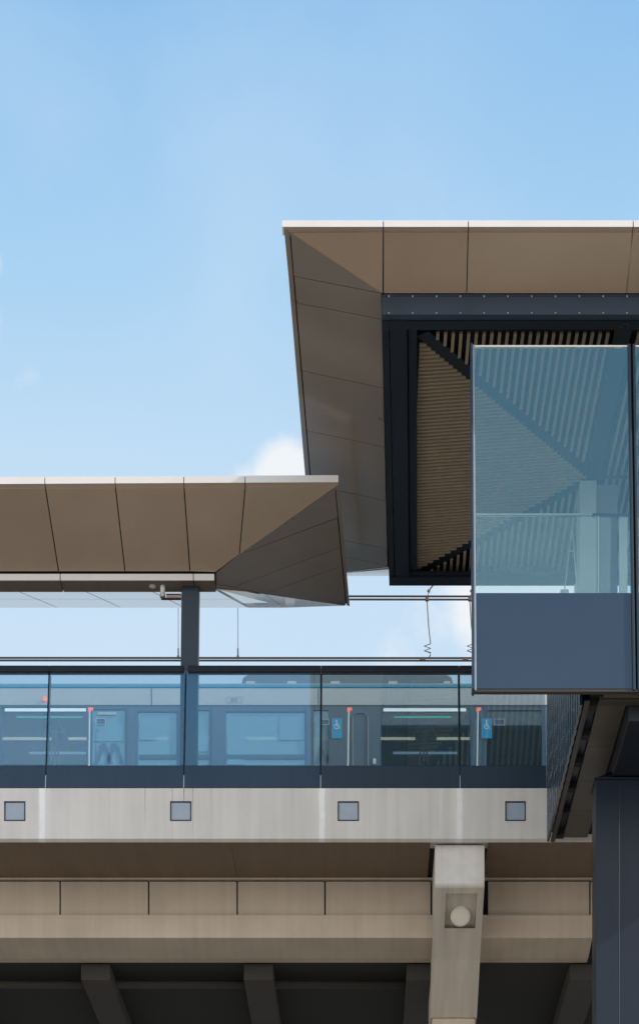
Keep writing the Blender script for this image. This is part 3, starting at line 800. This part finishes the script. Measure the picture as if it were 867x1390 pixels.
MB().box(2.42, 6.5, WY0, WY1, 11.06, 11.3).build('deck', UNDER, wk)
lb = MB(); lb.box(2.94, 3.84, WY0 + .12, 28.0, 10.62, 10.98); lb.build('girder', NAVYF, wk, .01)

# steel column
sc_ = thing('steel_column', 'massive dark navy boxed steel column at the right carrying the walkway', 'column', (3.35, 27.2, -EYE))
cy0, cy1 = 26.6, 27.05
xa, xb = XX(808, cy0), XX(808, cy0) + 1.30
ctz = ZZ(1058, cy0)
NAVC = mat('navy_column_paint', (.012, .020, .034), .40, .0, .12, 1.0, streak=.08, spec=.22)
shaft = MB(); xs_ = XX(840, cy0)
shaft.box(xa, xs_ - .002, cy0, cy1, -EYE, ctz); shaft.box(xs_ + .002, xb, cy0, cy1, -EYE, ctz)
shaft.build('shaft', NAVC, sc_, .008)
MB().box(xs_ - .004, xs_ + .004, cy0 - .0025, cy0 + .01, -EYE, ctz - .02).build('seam_bead', SPAN, sc_)
MB().box(xa - .02, xb + .02, cy0 - .012, cy1 + .012, ctz + .002, ctz + .022).build('cap_plate', NAVYF, sc_, .003)
cp = MB()
cp.loft([Vector(p) for p in ((xa + .01, cy0 + .01, ctz + .024), (xb - .01, cy0 + .01, ctz + .024), (xb - .01, cy1 - .01, ctz + .024), (xa + .01, cy1 - .01, ctz + .024))],
        [Vector(p) for p in ((2.95, cy0 + .22, 10.76), (3.83, cy0 + .22, 10.76), (3.83, cy1 + .3, 10.76), (2.95, cy1 + .3, 10.76))])
cp.build('haunch', NAVYF, sc_, .006)

# ------------------------------------------------------------------ train behind the balustrade
TY = 35.0
tr = thing('metro_train', 'grey metro train with blue roof stripe and tinted windows standing behind the balustrade', 'train', (0, TY, 11.9))
X_ = lambda px: XX(px, TY)
Z_ = lambda py: ZZ(py, TY)
TX0, TX1 = -15., 10.


def holed(mb, x0, x1, z0, z1, y0, y1, holes):
    xs = sorted({x0, x1, *[h[0] for h in holes], *[h[1] for h in holes]}); zs = sorted({z0, z1, *[h[2] for h in holes], *[h[3] for h in holes]})
    for zi in range(len(zs) - 1):
        run = None
        for xi in range(len(xs) - 1):
            cx_, cz_ = (xs[xi] + xs[xi + 1]) / 2, (zs[zi] + zs[zi + 1]) / 2
            solid = not any(h[0] < cx_ < h[1] and h[2] < cz_ < h[3] for h in holes)
            if solid and run is None: run = xs[xi]
            if not solid and run is not None: mb.box(run, xs[xi], y0, y1, zs[zi], zs[zi + 1]); run = None
        if run is not None: mb.box(run, xs[-1], y0, y1, zs[zi], zs[zi + 1])


wins = [(3, 118, 960, 'w'), (125, 170, 963, 'd'), (187, 240, 966, 'd'), (266, 284, 964, 'd'), (306, 414, 966, 'd'), (425, 446, 964, 'd'), (517, 638, 961, 'w'),
        (-120, -76, 963, 'd'), (-60, -5, 966, 'd'), (660, 735, 964, 'w')]
holes = [(X_(a), X_(b), 12.75, Z_(t)) for a, b, t, _ in wins]
body = MB(); holed(body, TX0, TX1, 11.6, Z_(958), TY, TY + .06, holes); body.build('body_side', TDARK, tr)
MB().box(TX0, TX1, TY - .01, TY + .1, Z_(957.5), Z_(934)).build('cantrail', TGREY, tr, .005)
MB().box(TX0, TX1, TY - .02, TY + .2, Z_(933.5), Z_(929.5)).build('roof_stripe', TBLUE, tr, .003)
roof = MB(); roof.prism([(TX0, TY + .0, Z_(929)), (TX0, TY + .06, Z_(925.5)), (TX0, TY + .35, Z_(925.5) + .12), (TX0, TY + 2.65, Z_(925.5) + .12), (TX0, TY + 2.95, Z_(925.5)), (TX0, TY + 3., Z_(929))], (TX1 - TX0, 0, 0)); roof.build('roof', TROOF, tr)
MB().box(TX0, TX1, TY + 2.94, TY + 3.0, 11.6, Z_(929)).build('far_side', TDARK, tr)
zc_ = 15.08
MB().box(TX0, TX1, TY + .08, TY + 2.93, zc_, zc_ + .06).build('ceiling', TCEIL, tr)
MB().box(TX0, TX1, TY + .08, TY + 2.93, 11.75, 11.9).build('floor', TCEIL, tr)
for a, b, t, k in wins:
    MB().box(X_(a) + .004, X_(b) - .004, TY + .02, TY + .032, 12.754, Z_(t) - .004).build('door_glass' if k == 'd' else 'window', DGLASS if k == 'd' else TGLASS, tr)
for a, b, c, d in ((127, 168, 984, 1006), (190, 212, 976, 1004), (309, 332, 992, 1038), (380, 412, 972, 1004), (427, 445, 978, 1000), (268, 283, 990, 1020)):
    MB().box(X_(a), X_(b), TY + .008, TY + .014, Z_(d), Z_(c)).build('painted_pane_light', DGLASS, tr)
for a, b in ((189, 239), (307, 413), (267, 283)):
    MB().box(X_(a), X_(b), TY + .004, TY + .012, Z_(1030), Z_(1024)).build('push_bar', TDARK, tr)
for a, b in ((172.5, 182), (243, 258), (288, 301), (416, 423)):
    MB().box(X_(a), X_(b), TY - .012, TY - .001, 12.75, Z_(960)).build('door_frame', TDARK, tr, .004)
MB().box(X_(133), X_(158), TY + .004, TY + .016, Z_(970), Z_(966.5)).build('door_header_sign', TGREY, tr)
yc2 = lambda py: zc_ * F / (HY - py)
for a0_, b0_, py, dep, m2 in ((4, 70, 1001.5, .055, STRIP), (93, 118, 1001.5, .055, STRIP), (40, 117, 1021, .05, STRIPC), (517, 563, 1001.5, .055, STRIP), (592, 637, 1001.5, .055, STRIP), (533, 620, 1021, .05, STRIPC),
                          (205, 228, 1001, .06, STRIP), (268, 284, 1001, .06, STRIP), (335, 376, 1001, .06, STRIP), (426, 445, 1001, .06, STRIP)):
    yq = yc2(py); MB().box(XX(a0_, yq), XX(b0_, yq), yq - dep / 2, yq + dep / 2, zc_ - .025, zc_ - .003).build('ceiling_light', m2, tr)
for a0_, b0_ in ((40, 117), (533, 620)):
    yq = yc2(1008); yr = yc2(1015); MB().box(XX(a0_, yq), XX(b0_, yq), yq, yr, zc_ - .02, zc_ - .002).build('ceiling_panel', TEAL, tr)
for a0_, b0_, g0, g1 in ((7, 117, 22, 111), (520, 632, 534, 612)):
    MB().box(X_(a0_), X_(b0_), TY - .006, TY + .015, Z_(965.5), Z_(961.5)).build('header_light', STRIPC, tr)
    MB().box(X_(g0), X_(g1), TY + .05, TY + .07, Z_(972), Z_(970.3)).build('display_line', GREENL, tr)
for xc in (75, 575):
    yq = yc2(985)
    MB().loft([P(xc - 13, 979, yq), P(xc + 13, 979, yq), P(xc + 13, 979, yq) + Vector((0, .3, 0)), P(xc - 13, 979, yq) + Vector((0, .3, 0))],
              [P(xc - 8, 988, yq), P(xc + 8, 988, yq), P(xc + 8, 988, yq) + Vector((0, .2, 0)), P(xc - 8, 988, yq) + Vector((0, .2, 0))]).build('pole_hub', TGREY, tr)
    for k, (xt, xb2) in enumerate(((-2, -7), (0, 0), (2, 6), (-9, -15), (9, 18))):
        yt, yb2 = (990, 1045) if k < 3 else (982, 1001)
        MB().tube([P(xc + xt, yt, yq + .1), P(xc + (xt + xb2) / 2, (yt + yb2) / 2, yq + .1), P(xc + xb2, yb2, yq + .1)], .014, 8).build('grab_pole', POLEM if k < 3 else POSTM, tr, smooth=True)
rq = MB()
rq.prism([P(327, 932, TY + .4) , P(330, 919, TY + .4), P(337, 915.5, TY + .4), P(606, 915.5, TY + .4), P(613, 919, TY + .4), P(616, 932, TY + .4)], (0, 1.6, 0))
rqo = rq.build('roof_unit', mat('roof_unit_grey', (.15, .18, .21), .6, .0, .08, 3.), tr, .02)
for c_ in (340, 396, 455, 533, 606):
    w_ = 7 if c_ != 606 else 5
    MB().prism([P(c_ - w_, 929, TY + .39), P(c_ + w_, 929, TY + .39), P(c_ + w_ * .8, 924.5, TY + .39), P(c_ - w_ * .8, 924.5, TY + .39)], (0, .02, 0)).build('vent', TGREY, rqo)
rl = MB().box(XX(338, TY + .5), XX(606, TY + .5), TY + .55, TY + .62, ZZ(915.5, TY + .4) - .02, ZZ(914.6, TY + .4))
for i in range(26):
    rl.box(XX(340 + i * 10.4, TY + .5), XX(344 + i * 10.4, TY + .5), TY + .42, TY + .6, ZZ(915.5, TY + .4) + .001, ZZ(914.2, TY + .4))
rl.build('roof_grille', TROOF, rqo)
# cantrail joints and door indicator lamp, crest
for xj in (206, 432, 768, -20):
    MB().box(X_(xj) - .008, X_(xj) + .008, TY - .013, TY - .009, Z_(957), Z_(934.5)).build('cantrail_joint', TDARK, tr)
MB().cyl(P(62, 949.5, TY - .01), (0, -1, 0), .037, .03, 18).build('door_indicator', REDL, tr)
cr = MB()
TDL = mat('crest_grey', (.36, .37, .38), .5, .0, .05, 2.)
for xo, ro in ((-7, .055), (0, .05), (7, .055)):
    n = 24; c_ = P(318 + xo, 950, TY - .014)
    ring = [c_ + Vector((math.cos(k * 2 * math.pi / n), 0, math.sin(k * 2 * math.pi / n))) * ro for k in range(n)]
    rin = [c_ + Vector((math.cos(k * 2 * math.pi / n), 0, math.sin(k * 2 * math.pi / n))) * (ro - .012) for k in range(n)]
    for k in range(n): cr.quad(ring[k], ring[(k + 1) % n], rin[(k + 1) % n], rin[k])
cr.cyl(P(318, 950, TY - .011), (0, -1, 0), .025, .002, 16)
cr.build('crest', TDL, tr)


def letter_m(px0, px1, py0, py1, name='letter_mark'):
    z0_, z1_ = Z_(py1), Z_(py0); x0_, x1_ = X_(px0), X_(px1); w = x1_ - x0_; h = z1_ - z0_
    o = MB()
    leg = lambda ua, ub, th: o.prism([(x0_ + ua * w, TY + .012, z0_), (x0_ + (ua + th) * w, TY + .012, z0_), (x0_ + (ub + th) * w, TY + .012, z1_), (x0_ + ub * w, TY + .012, z1_)], (0, .004, 0))
    # two rounded humps with a splayed outline
    for uc_, sgn in ((.28, 1), (.72, 1)):
        n = 14; outer = []; inner = []
        for k in range(n + 1):
            a = math.pi * k / n
            outer.append(Vector((x0_ + (uc_ - .20 * math.cos(a)) * w, TY + .012, z0_ + h * (.62 + .38 * math.sin(a)))))
            inner.append(Vector((x0_ + (uc_ - .06 * math.cos(a)) * w, TY + .012, z0_ + h * (.50 + .16 * math.sin(a)))))
        for k in range(n): o.quad(outer[k], outer[k + 1], inner[k + 1], inner[k])
        o.quad(outer[0], inner[0], Vector((x0_ + (uc_ - .20) * w, TY + .012, z0_)), Vector((x0_ + (uc_ - .38) * w, TY + .012, z0_)))
        o.quad(inner[-1], outer[-1], Vector((x0_ + (uc_ + .38) * w, TY + .012, z0_)), Vector((x0_ + (uc_ + .20) * w, TY + .012, z0_)))
    return o.build(name, LOGO, tr)


letter_m(131, 165, 1008, 1036)
letter_m(431, 458, 1008, 1036)


def small_sign(a, b, c, d):
    s_ = MB().box(X_(a), X_(b), TY + .002, TY + .016, Z_(d), Z_(c)).build('notice', TDARK, tr)
    f_ = MB(); w = .006
    f_.box(X_(a) - w, X_(b) + w, TY - .004, TY + .001, Z_(c), Z_(c) + w); f_.box(X_(a) - w, X_(b) + w, TY - .004, TY + .001, Z_(d) - w, Z_(d))
    f_.box(X_(a) - w, X_(a), TY - .004, TY + .001, Z_(d), Z_(c)); f_.box(X_(b), X_(b) + w, TY - .004, TY + .001, Z_(d), Z_(c))
    f_.build('notice_border', SIGNW, s_)


for q in ((131, 143, 975.5, 983), (436, 446, 976.5, 983.5), (671, 684, 976.5, 984)): small_sign(*q)


def wheelchair(a, b, c, d):
    s_ = MB().box(X_(a), X_(b), TY - .012, TY - .004, Z_(d), Z_(c)).build('access_sign', SIGNB, tr)
    i_ = MB(); yv = TY - .0145
    cx_, w = (X_(a) + X_(b)) / 2, (X_(b) - X_(a))
    zt_ = Z_(c) - .02 - w * .05
    i_.cyl((cx_ - .03 * w, yv, zt_ - .08 * w), (0, -1, 0), .09 * w, .002, 12)
    n = 20; zc2 = zt_ - .62 * w; ro, ri = .26 * w, .18 * w
    for k in range(n):
        a0 = R(-250 + 300 * k / n); a1 = R(-250 + 300 * (k + 1) / n)
        pt = lambda r, a: Vector((cx_ - .02 * w + r * math.cos(a), yv, zc2 + r * math.sin(a)))
        i_.quad(pt(ro, a0), pt(ro, a1), pt(ri, a1), pt(ri, a0))
    i_.box(cx_ - .08 * w, cx_ + .02 * w, yv - .001, yv + .001, zt_ - .58 * w, zt_ - .18 * w)
    i_.box(cx_ - .08 * w, cx_ + .20 * w, yv - .0015, yv + .0005, zt_ - .60 * w, zt_ - .52 * w)
    i_.box(cx_ - .06 * w, cx_ + .16 * w, yv - .0015, yv + .0005, zt_ - .36 * w, zt_ - .30 * w)
    i_.prism([(cx_ + .14 * w, yv, zt_ - .54 * w), (cx_ + .21 * w, yv, zt_ - .54 * w), (cx_ + .33 * w, yv, zt_ - .84 * w), (cx_ + .25 * w, yv, zt_ - .86 * w)], (0, .001, 0))
    i_.build('wheelchair_symbol', SIGNW, s_)


wheelchair(450, 464, 975.5, 1002.5)
wheelchair(653, 667, 975.5, 1002.5)
# dark door outline with rounded corner
dro = MB()
for (a, b) in (((478, 1045), (478, 972)), ((478, 972), (483, 968)), ((483, 968), (494, 968)), ((494, 968), (499, 973)), ((499, 973), (499, 1045))):
    dro.tube([P(*a, TY - .002), P(*b, TY - .002)], .012, 6)
dro.build('cab_door_seal', TCEIL, tr)
MB().box(X_(506), X_(510), TY - .012, TY - .002, Z_(1037), Z_(1030)).build('door_handle', SIGNW, tr)

# platform edge posts with red lamps
first = None
for i, (px, lab) in enumerate(((120, 'pale platform edge post with red lamp, nearest the left end of the platform'), (471, 'pale platform edge post with red lamp beside the middle wheelchair sign'), (646, 'pale platform edge post with red lamp beside the right hand wheelchair sign'))):
    Y = 34.6
    if first is None:
        first = thing('edge_post', lab, 'post', P(px, 1050, Y) + Vector((0, 0, -.9)), 'platform edge posts with red lamps')
        MB().tube([P(px - .6, 1140, Y), P(px + 1.8, 966, Y)], .014, 8).build('post', POSTM, first)
        lp = MB(); lp.box(XX(px + .2, Y), XX(px + 6.5, Y), Y - .02, Y + .02, ZZ(964, Y), ZZ(961, Y)); lp.cyl(P(px + 1.8, 966.5, Y), (0, 0, 1), .022, .045, 10)
        lp.build('red_lamp', REDL, first)
        base_px = px
    else:
        c = first.copy(); COL.objects.link(c); c.location = first.location + Vector((XX(px, Y) - XX(base_px, Y), 0, 0)); c['label'] = lab
        for ch in first.children:
            d = ch.copy(); COL.objects.link(d); d.parent = c
# platform behind the balustrade
MB().box(-16, 9, 30.1, 34.5, 11.56, 11.74).build('platform_deck', CONC, via)

# ------------------------------------------------------------------ overhead wires
WY = 37.0
wz_ = lambda py: ZZ(py, WY)
wl = (('upper messenger wire of the overhead line, above the train', 807.5, 810.5, .016), ('lower messenger wire just under the upper one', 812.5, 814.5, .016),
      ('upper contact wire running just above the balustrade rail', 892.5, 893.6, .016), ('lower contact wire, lowest of the overhead wires', 896.0, 897.2, .016))
for lab, ya, yb_, r in wl:
    pts = [(XX(-900 + 2200 * k / 12, WY), WY, wz_(ya + (yb_ - ya) * k / 12)) for k in range(13)]
    tag(MB().tube(pts, r, 6).build('overhead_wire', WIRE, None, smooth=True), lab, 'wire', 'overhead wires above the train')


def dropper(px, lab, coil):
    t = thing('wire_dropper', lab, 'wire dropper', P(px, 895, WY), 'droppers on the overhead wires')
    if coil:
        MB().tube([P(px + 12, 790, WY), P(px + 4, 800, WY), P(px, 812, WY), P(px + 2.5, 850, WY), P(px + 5, 874, WY), P(px - 3.5, 877, WY), P(px + 5, 880, WY), P(px - 3.5, 883.5, WY), P(px + 5, 886, WY), P(px + 4.5, 890, WY), P(px + 1.5, 894, WY)], .0115, 6).build('rod', WIRE, t)
        MB().box(XX(px - 2, WY), XX(px + 2.5, WY), WY - .03, WY + .03, wz_(816), wz_(811)).build('top_clamp', COPPER, t, .01)
        MB().box(XX(px - 9.5, WY), XX(px - 1.5, WY), WY - .03, WY + .03, wz_(897.5), wz_(894)).build('clamp', COPPER, t, .01)
        MB().tube([P(px + 3, 801, WY), P(px + 2, 803.5, WY)], .025, 8).build('collar', COPPER, t)
    else:
        MB().tube([P(px, 800, WY), P(px, 886, WY)], .006, 6).build('rod', WIRE, t)
        MB().cyl(P(px, 880, WY), (0, 0, -1), .012, .15, 8).build('sleeve', WIRE, t)
        MB().box(XX(px - 1.6, WY), XX(px + 1.6, WY), WY - .025, WY + .025, wz_(894), wz_(890)).build('clamp', COPPER, t, .008)


dropper(323, 'thin straight wire dropper right of the canopy column', False)
dropper(242.2, 'wire dropper mostly hidden behind the canopy column', False)
dropper(579, 'coiled wire dropper left of the tall glass screen', True)
dropper(637, 'coiled wire dropper touching the edge of the tall glass screen', True)

# ------------------------------------------------------------------ daylight
tosun = Vector((1.5, -.32, 1.0)).normalized()
el = math.asin(tosun.z); az_ = math.atan2(tosun.x, tosun.y)
sun = bpy.data.lights.new('sun', 'SUN'); sun.energy = 4.8; sun.angle = R(.53); sun.color = (1., .94, .85)
so = bpy.data.objects.new('sun', sun); COL.objects.link(so); so.location = tosun * 80
so.rotation_euler = (-tosun).to_track_quat('-Z', 'Y').to_euler()
w = bpy.data.worlds.new('World'); scene.world = w; w.use_nodes = True; nt = w.node_tree; L = nt.links.new
bg = nt.nodes['Background']; SKY = .14; bg.inputs['Strength'].default_value = SKY
sky = N(nt, 'ShaderNodeTexSky', sky_type='NISHITA', sun_disc=False); sky.sun_elevation = el; sky.sun_rotation = az_
sky.air_density = 1.0; sky.dust_density = .6; sky.ozone_density = 1.2
tc = N(nt, 'ShaderNodeTexCoord'); nz = N(nt, 'ShaderNodeVectorMath', operation='NORMALIZE'); L(tc.outputs['Generated'], nz.inputs[0])
sp = N(nt, 'ShaderNodeSeparateXYZ'); L(nz.outputs[0], sp.inputs[0])
# haze: the clear sky pales from deep blue overhead to a milky band low down
def ramp3(stops):
    cr_ = N(nt, 'ShaderNodeValToRGB'); e = cr_.color_ramp.elements
    while len(e) < len(stops): e.new(.5)
    for k, (p_, c_) in enumerate(stops): e[k].position = p_; e[k].color = (*c_, 1)
    L(sp.outputs['Z'], cr_.inputs[0]); return cr_.outputs[0]
hzc = ramp3([(.0, (.64, .72, .80)), (.413, (.62, .79, .96)), (.473, (.57, .77, .955)), (.525, (.43, .685, .935)), (.60, (.285, .555, .88)), (.85, (.13, .32, .68))])
sc7 = N(nt, 'ShaderNodeVectorMath', operation='SCALE'); L(hzc, sc7.inputs[0]); sc7.inputs['Scale'].default_value = 1 / SKY
mh = N(nt, 'ShaderNodeMix', data_type='RGBA'); mh.inputs[0].default_value = .92; L(sky.outputs[0], mh.inputs[6]); L(sc7.outputs['Vector'], mh.inputs[7])
# clouds
nse = N(nt, 'ShaderNodeTexNoise'); nse.inputs['Scale'].default_value = 16; nse.inputs['Detail'].default_value = 8; nse.inputs['Roughness'].default_value = .6; L(nz.outputs[0], nse.inputs['Vector'])
acc = None


def D_(px, py): return Vector(((px - CX), F, (HY - py))).normalized()


for (px, py, r, k) in ((388, 655, .026, 1.3), (350, 680, .026, .9), (-22, 450, .024, .75), (-14, 360, .010, .55), (20, 520, .03, .45), (-60, 520, .05, .6), (700, 815, .05, 1.5), (600, 850, .03, .55), (540, 900, .035, .4)):
    d = N(nt, 'ShaderNodeVectorMath', operation='DISTANCE'); L(nz.outputs[0], d.inputs[0]); d.inputs[1].default_value = D_(px, py)
    m_r = N(nt, 'ShaderNodeMapRange', interpolation_type='SMOOTHSTEP'); L(d.outputs['Value'], m_r.inputs['Value'])
    m_r.inputs['From Min'].default_value = 0; m_r.inputs['From Max'].default_value = r; m_r.inputs['To Min'].default_value = k; m_r.inputs['To Max'].default_value = 0
    if acc is None: acc = m_r.outputs[0]
    else:
        a_ = N(nt, 'ShaderNodeMath', operation='MAXIMUM'); L(acc, a_.inputs[0]); L(m_r.outputs[0], a_.inputs[1]); acc = a_.outputs[0]
n4 = N(nt, 'ShaderNodeMapRange'); L(nse.outputs['Fac'], n4.inputs['Value']); n4.inputs['From Min'].default_value = .3; n4.inputs['From Max'].default_value = .7; n4.inputs['To Min'].default_value = -.35; n4.inputs['To Max'].default_value = .35
ad = N(nt, 'ShaderNodeMath', operation='ADD'); L(acc, ad.inputs[0]); L(n4.outputs[0], ad.inputs[1])
nw = N(nt, 'ShaderNodeTexNoise'); nw.inputs['Scale'].default_value = 5.5; nw.inputs['Detail'].default_value = 5; nw.inputs['Distortion'].default_value = .6; L(nz.outputs[0], nw.inputs['Vector'])
wr = N(nt, 'ShaderNodeMapRange', interpolation_type='SMOOTHSTEP'); L(nw.outputs['Fac'], wr.inputs['Value']); wr.inputs['From Min'].default_value = .42; wr.inputs['From Max'].default_value = .75; wr.inputs['To Max'].default_value = .2
mw = N(nt, 'ShaderNodeMix', data_type='RGBA'); L(wr.outputs[0], mw.inputs[0]); L(mh.outputs[2], mw.inputs[6]); mw.inputs[7].default_value = (.78 / SKY, .87 / SKY, .96 / SKY, 1)
cm_ = N(nt, 'ShaderNodeMapRange', interpolation_type='SMOOTHSTEP'); L(ad.outputs[0], cm_.inputs['Value']); cm_.inputs['From Min'].default_value = .30; cm_.inputs['From Max'].default_value = .85
cm_.inputs['To Max'].default_value = .85
mc = N(nt, 'ShaderNodeMix', data_type='RGBA'); L(cm_.outputs[0], mc.inputs[0]); L(mw.outputs[2], mc.inputs[6]); mc.inputs[7].default_value = (.93 / SKY, .94 / SKY, .96 / SKY, 1)
# added bright cloud bank, unseen behind the camera, to lift the shaded fronts
by = N(nt, 'ShaderNodeMapRange', interpolation_type='SMOOTHSTEP'); L(sp.outputs['Y'], by.inputs['Value']); by.inputs['From Min'].default_value = -.05; by.inputs['From Max'].default_value = -.45
bz = N(nt, 'ShaderNodeMapRange', interpolation_type='SMOOTHSTEP'); L(sp.outputs['Z'], bz.inputs['Value']); bz.inputs['From Min'].default_value = .62; bz.inputs['From Max'].default_value = .40
bm_ = N(nt, 'ShaderNodeMath', operation='MULTIPLY'); L(by.outputs[0], bm_.inputs[0]); L(bz.outputs[0], bm_.inputs[1])
mb = N(nt, 'ShaderNodeMix', data_type='RGBA'); L(bm_.outputs[0], mb.inputs[0]); L(mc.outputs[2], mb.inputs[6]); mb.inputs[7].default_value = (1.8 / SKY, 1.77 / SKY, 1.74 / SKY, 1)
L(mb.outputs[2], bg.inputs['Color'])

# ------------------------------------------------------------------ camera
cam = bpy.data.cameras.new('camera'); co = bpy.data.objects.new('camera', cam); COL.objects.link(co); scene.camera = co
co.location = (0, 0, EYE); co.rotation_euler = (R(90), 0, 0)
cam.sensor_fit = 'AUTO'; cam.sensor_width = 36; cam.lens = 36 * F / 1390
cam.shift_x = (433.5 - CX) / 1390; cam.shift_y = (HY - 695) / 1390
cam.clip_start = .1; cam.clip_end = 8000
scene.view_settings.view_transform = 'Standard'; scene.view_settings.look = 'None'; scene.view_settings.exposure = 0; scene.view_settings.gamma = 1
scene.cycles.max_bounces = 12; scene.cycles.transparent_max_bounces = 24; scene.cycles.diffuse_bounces = 4
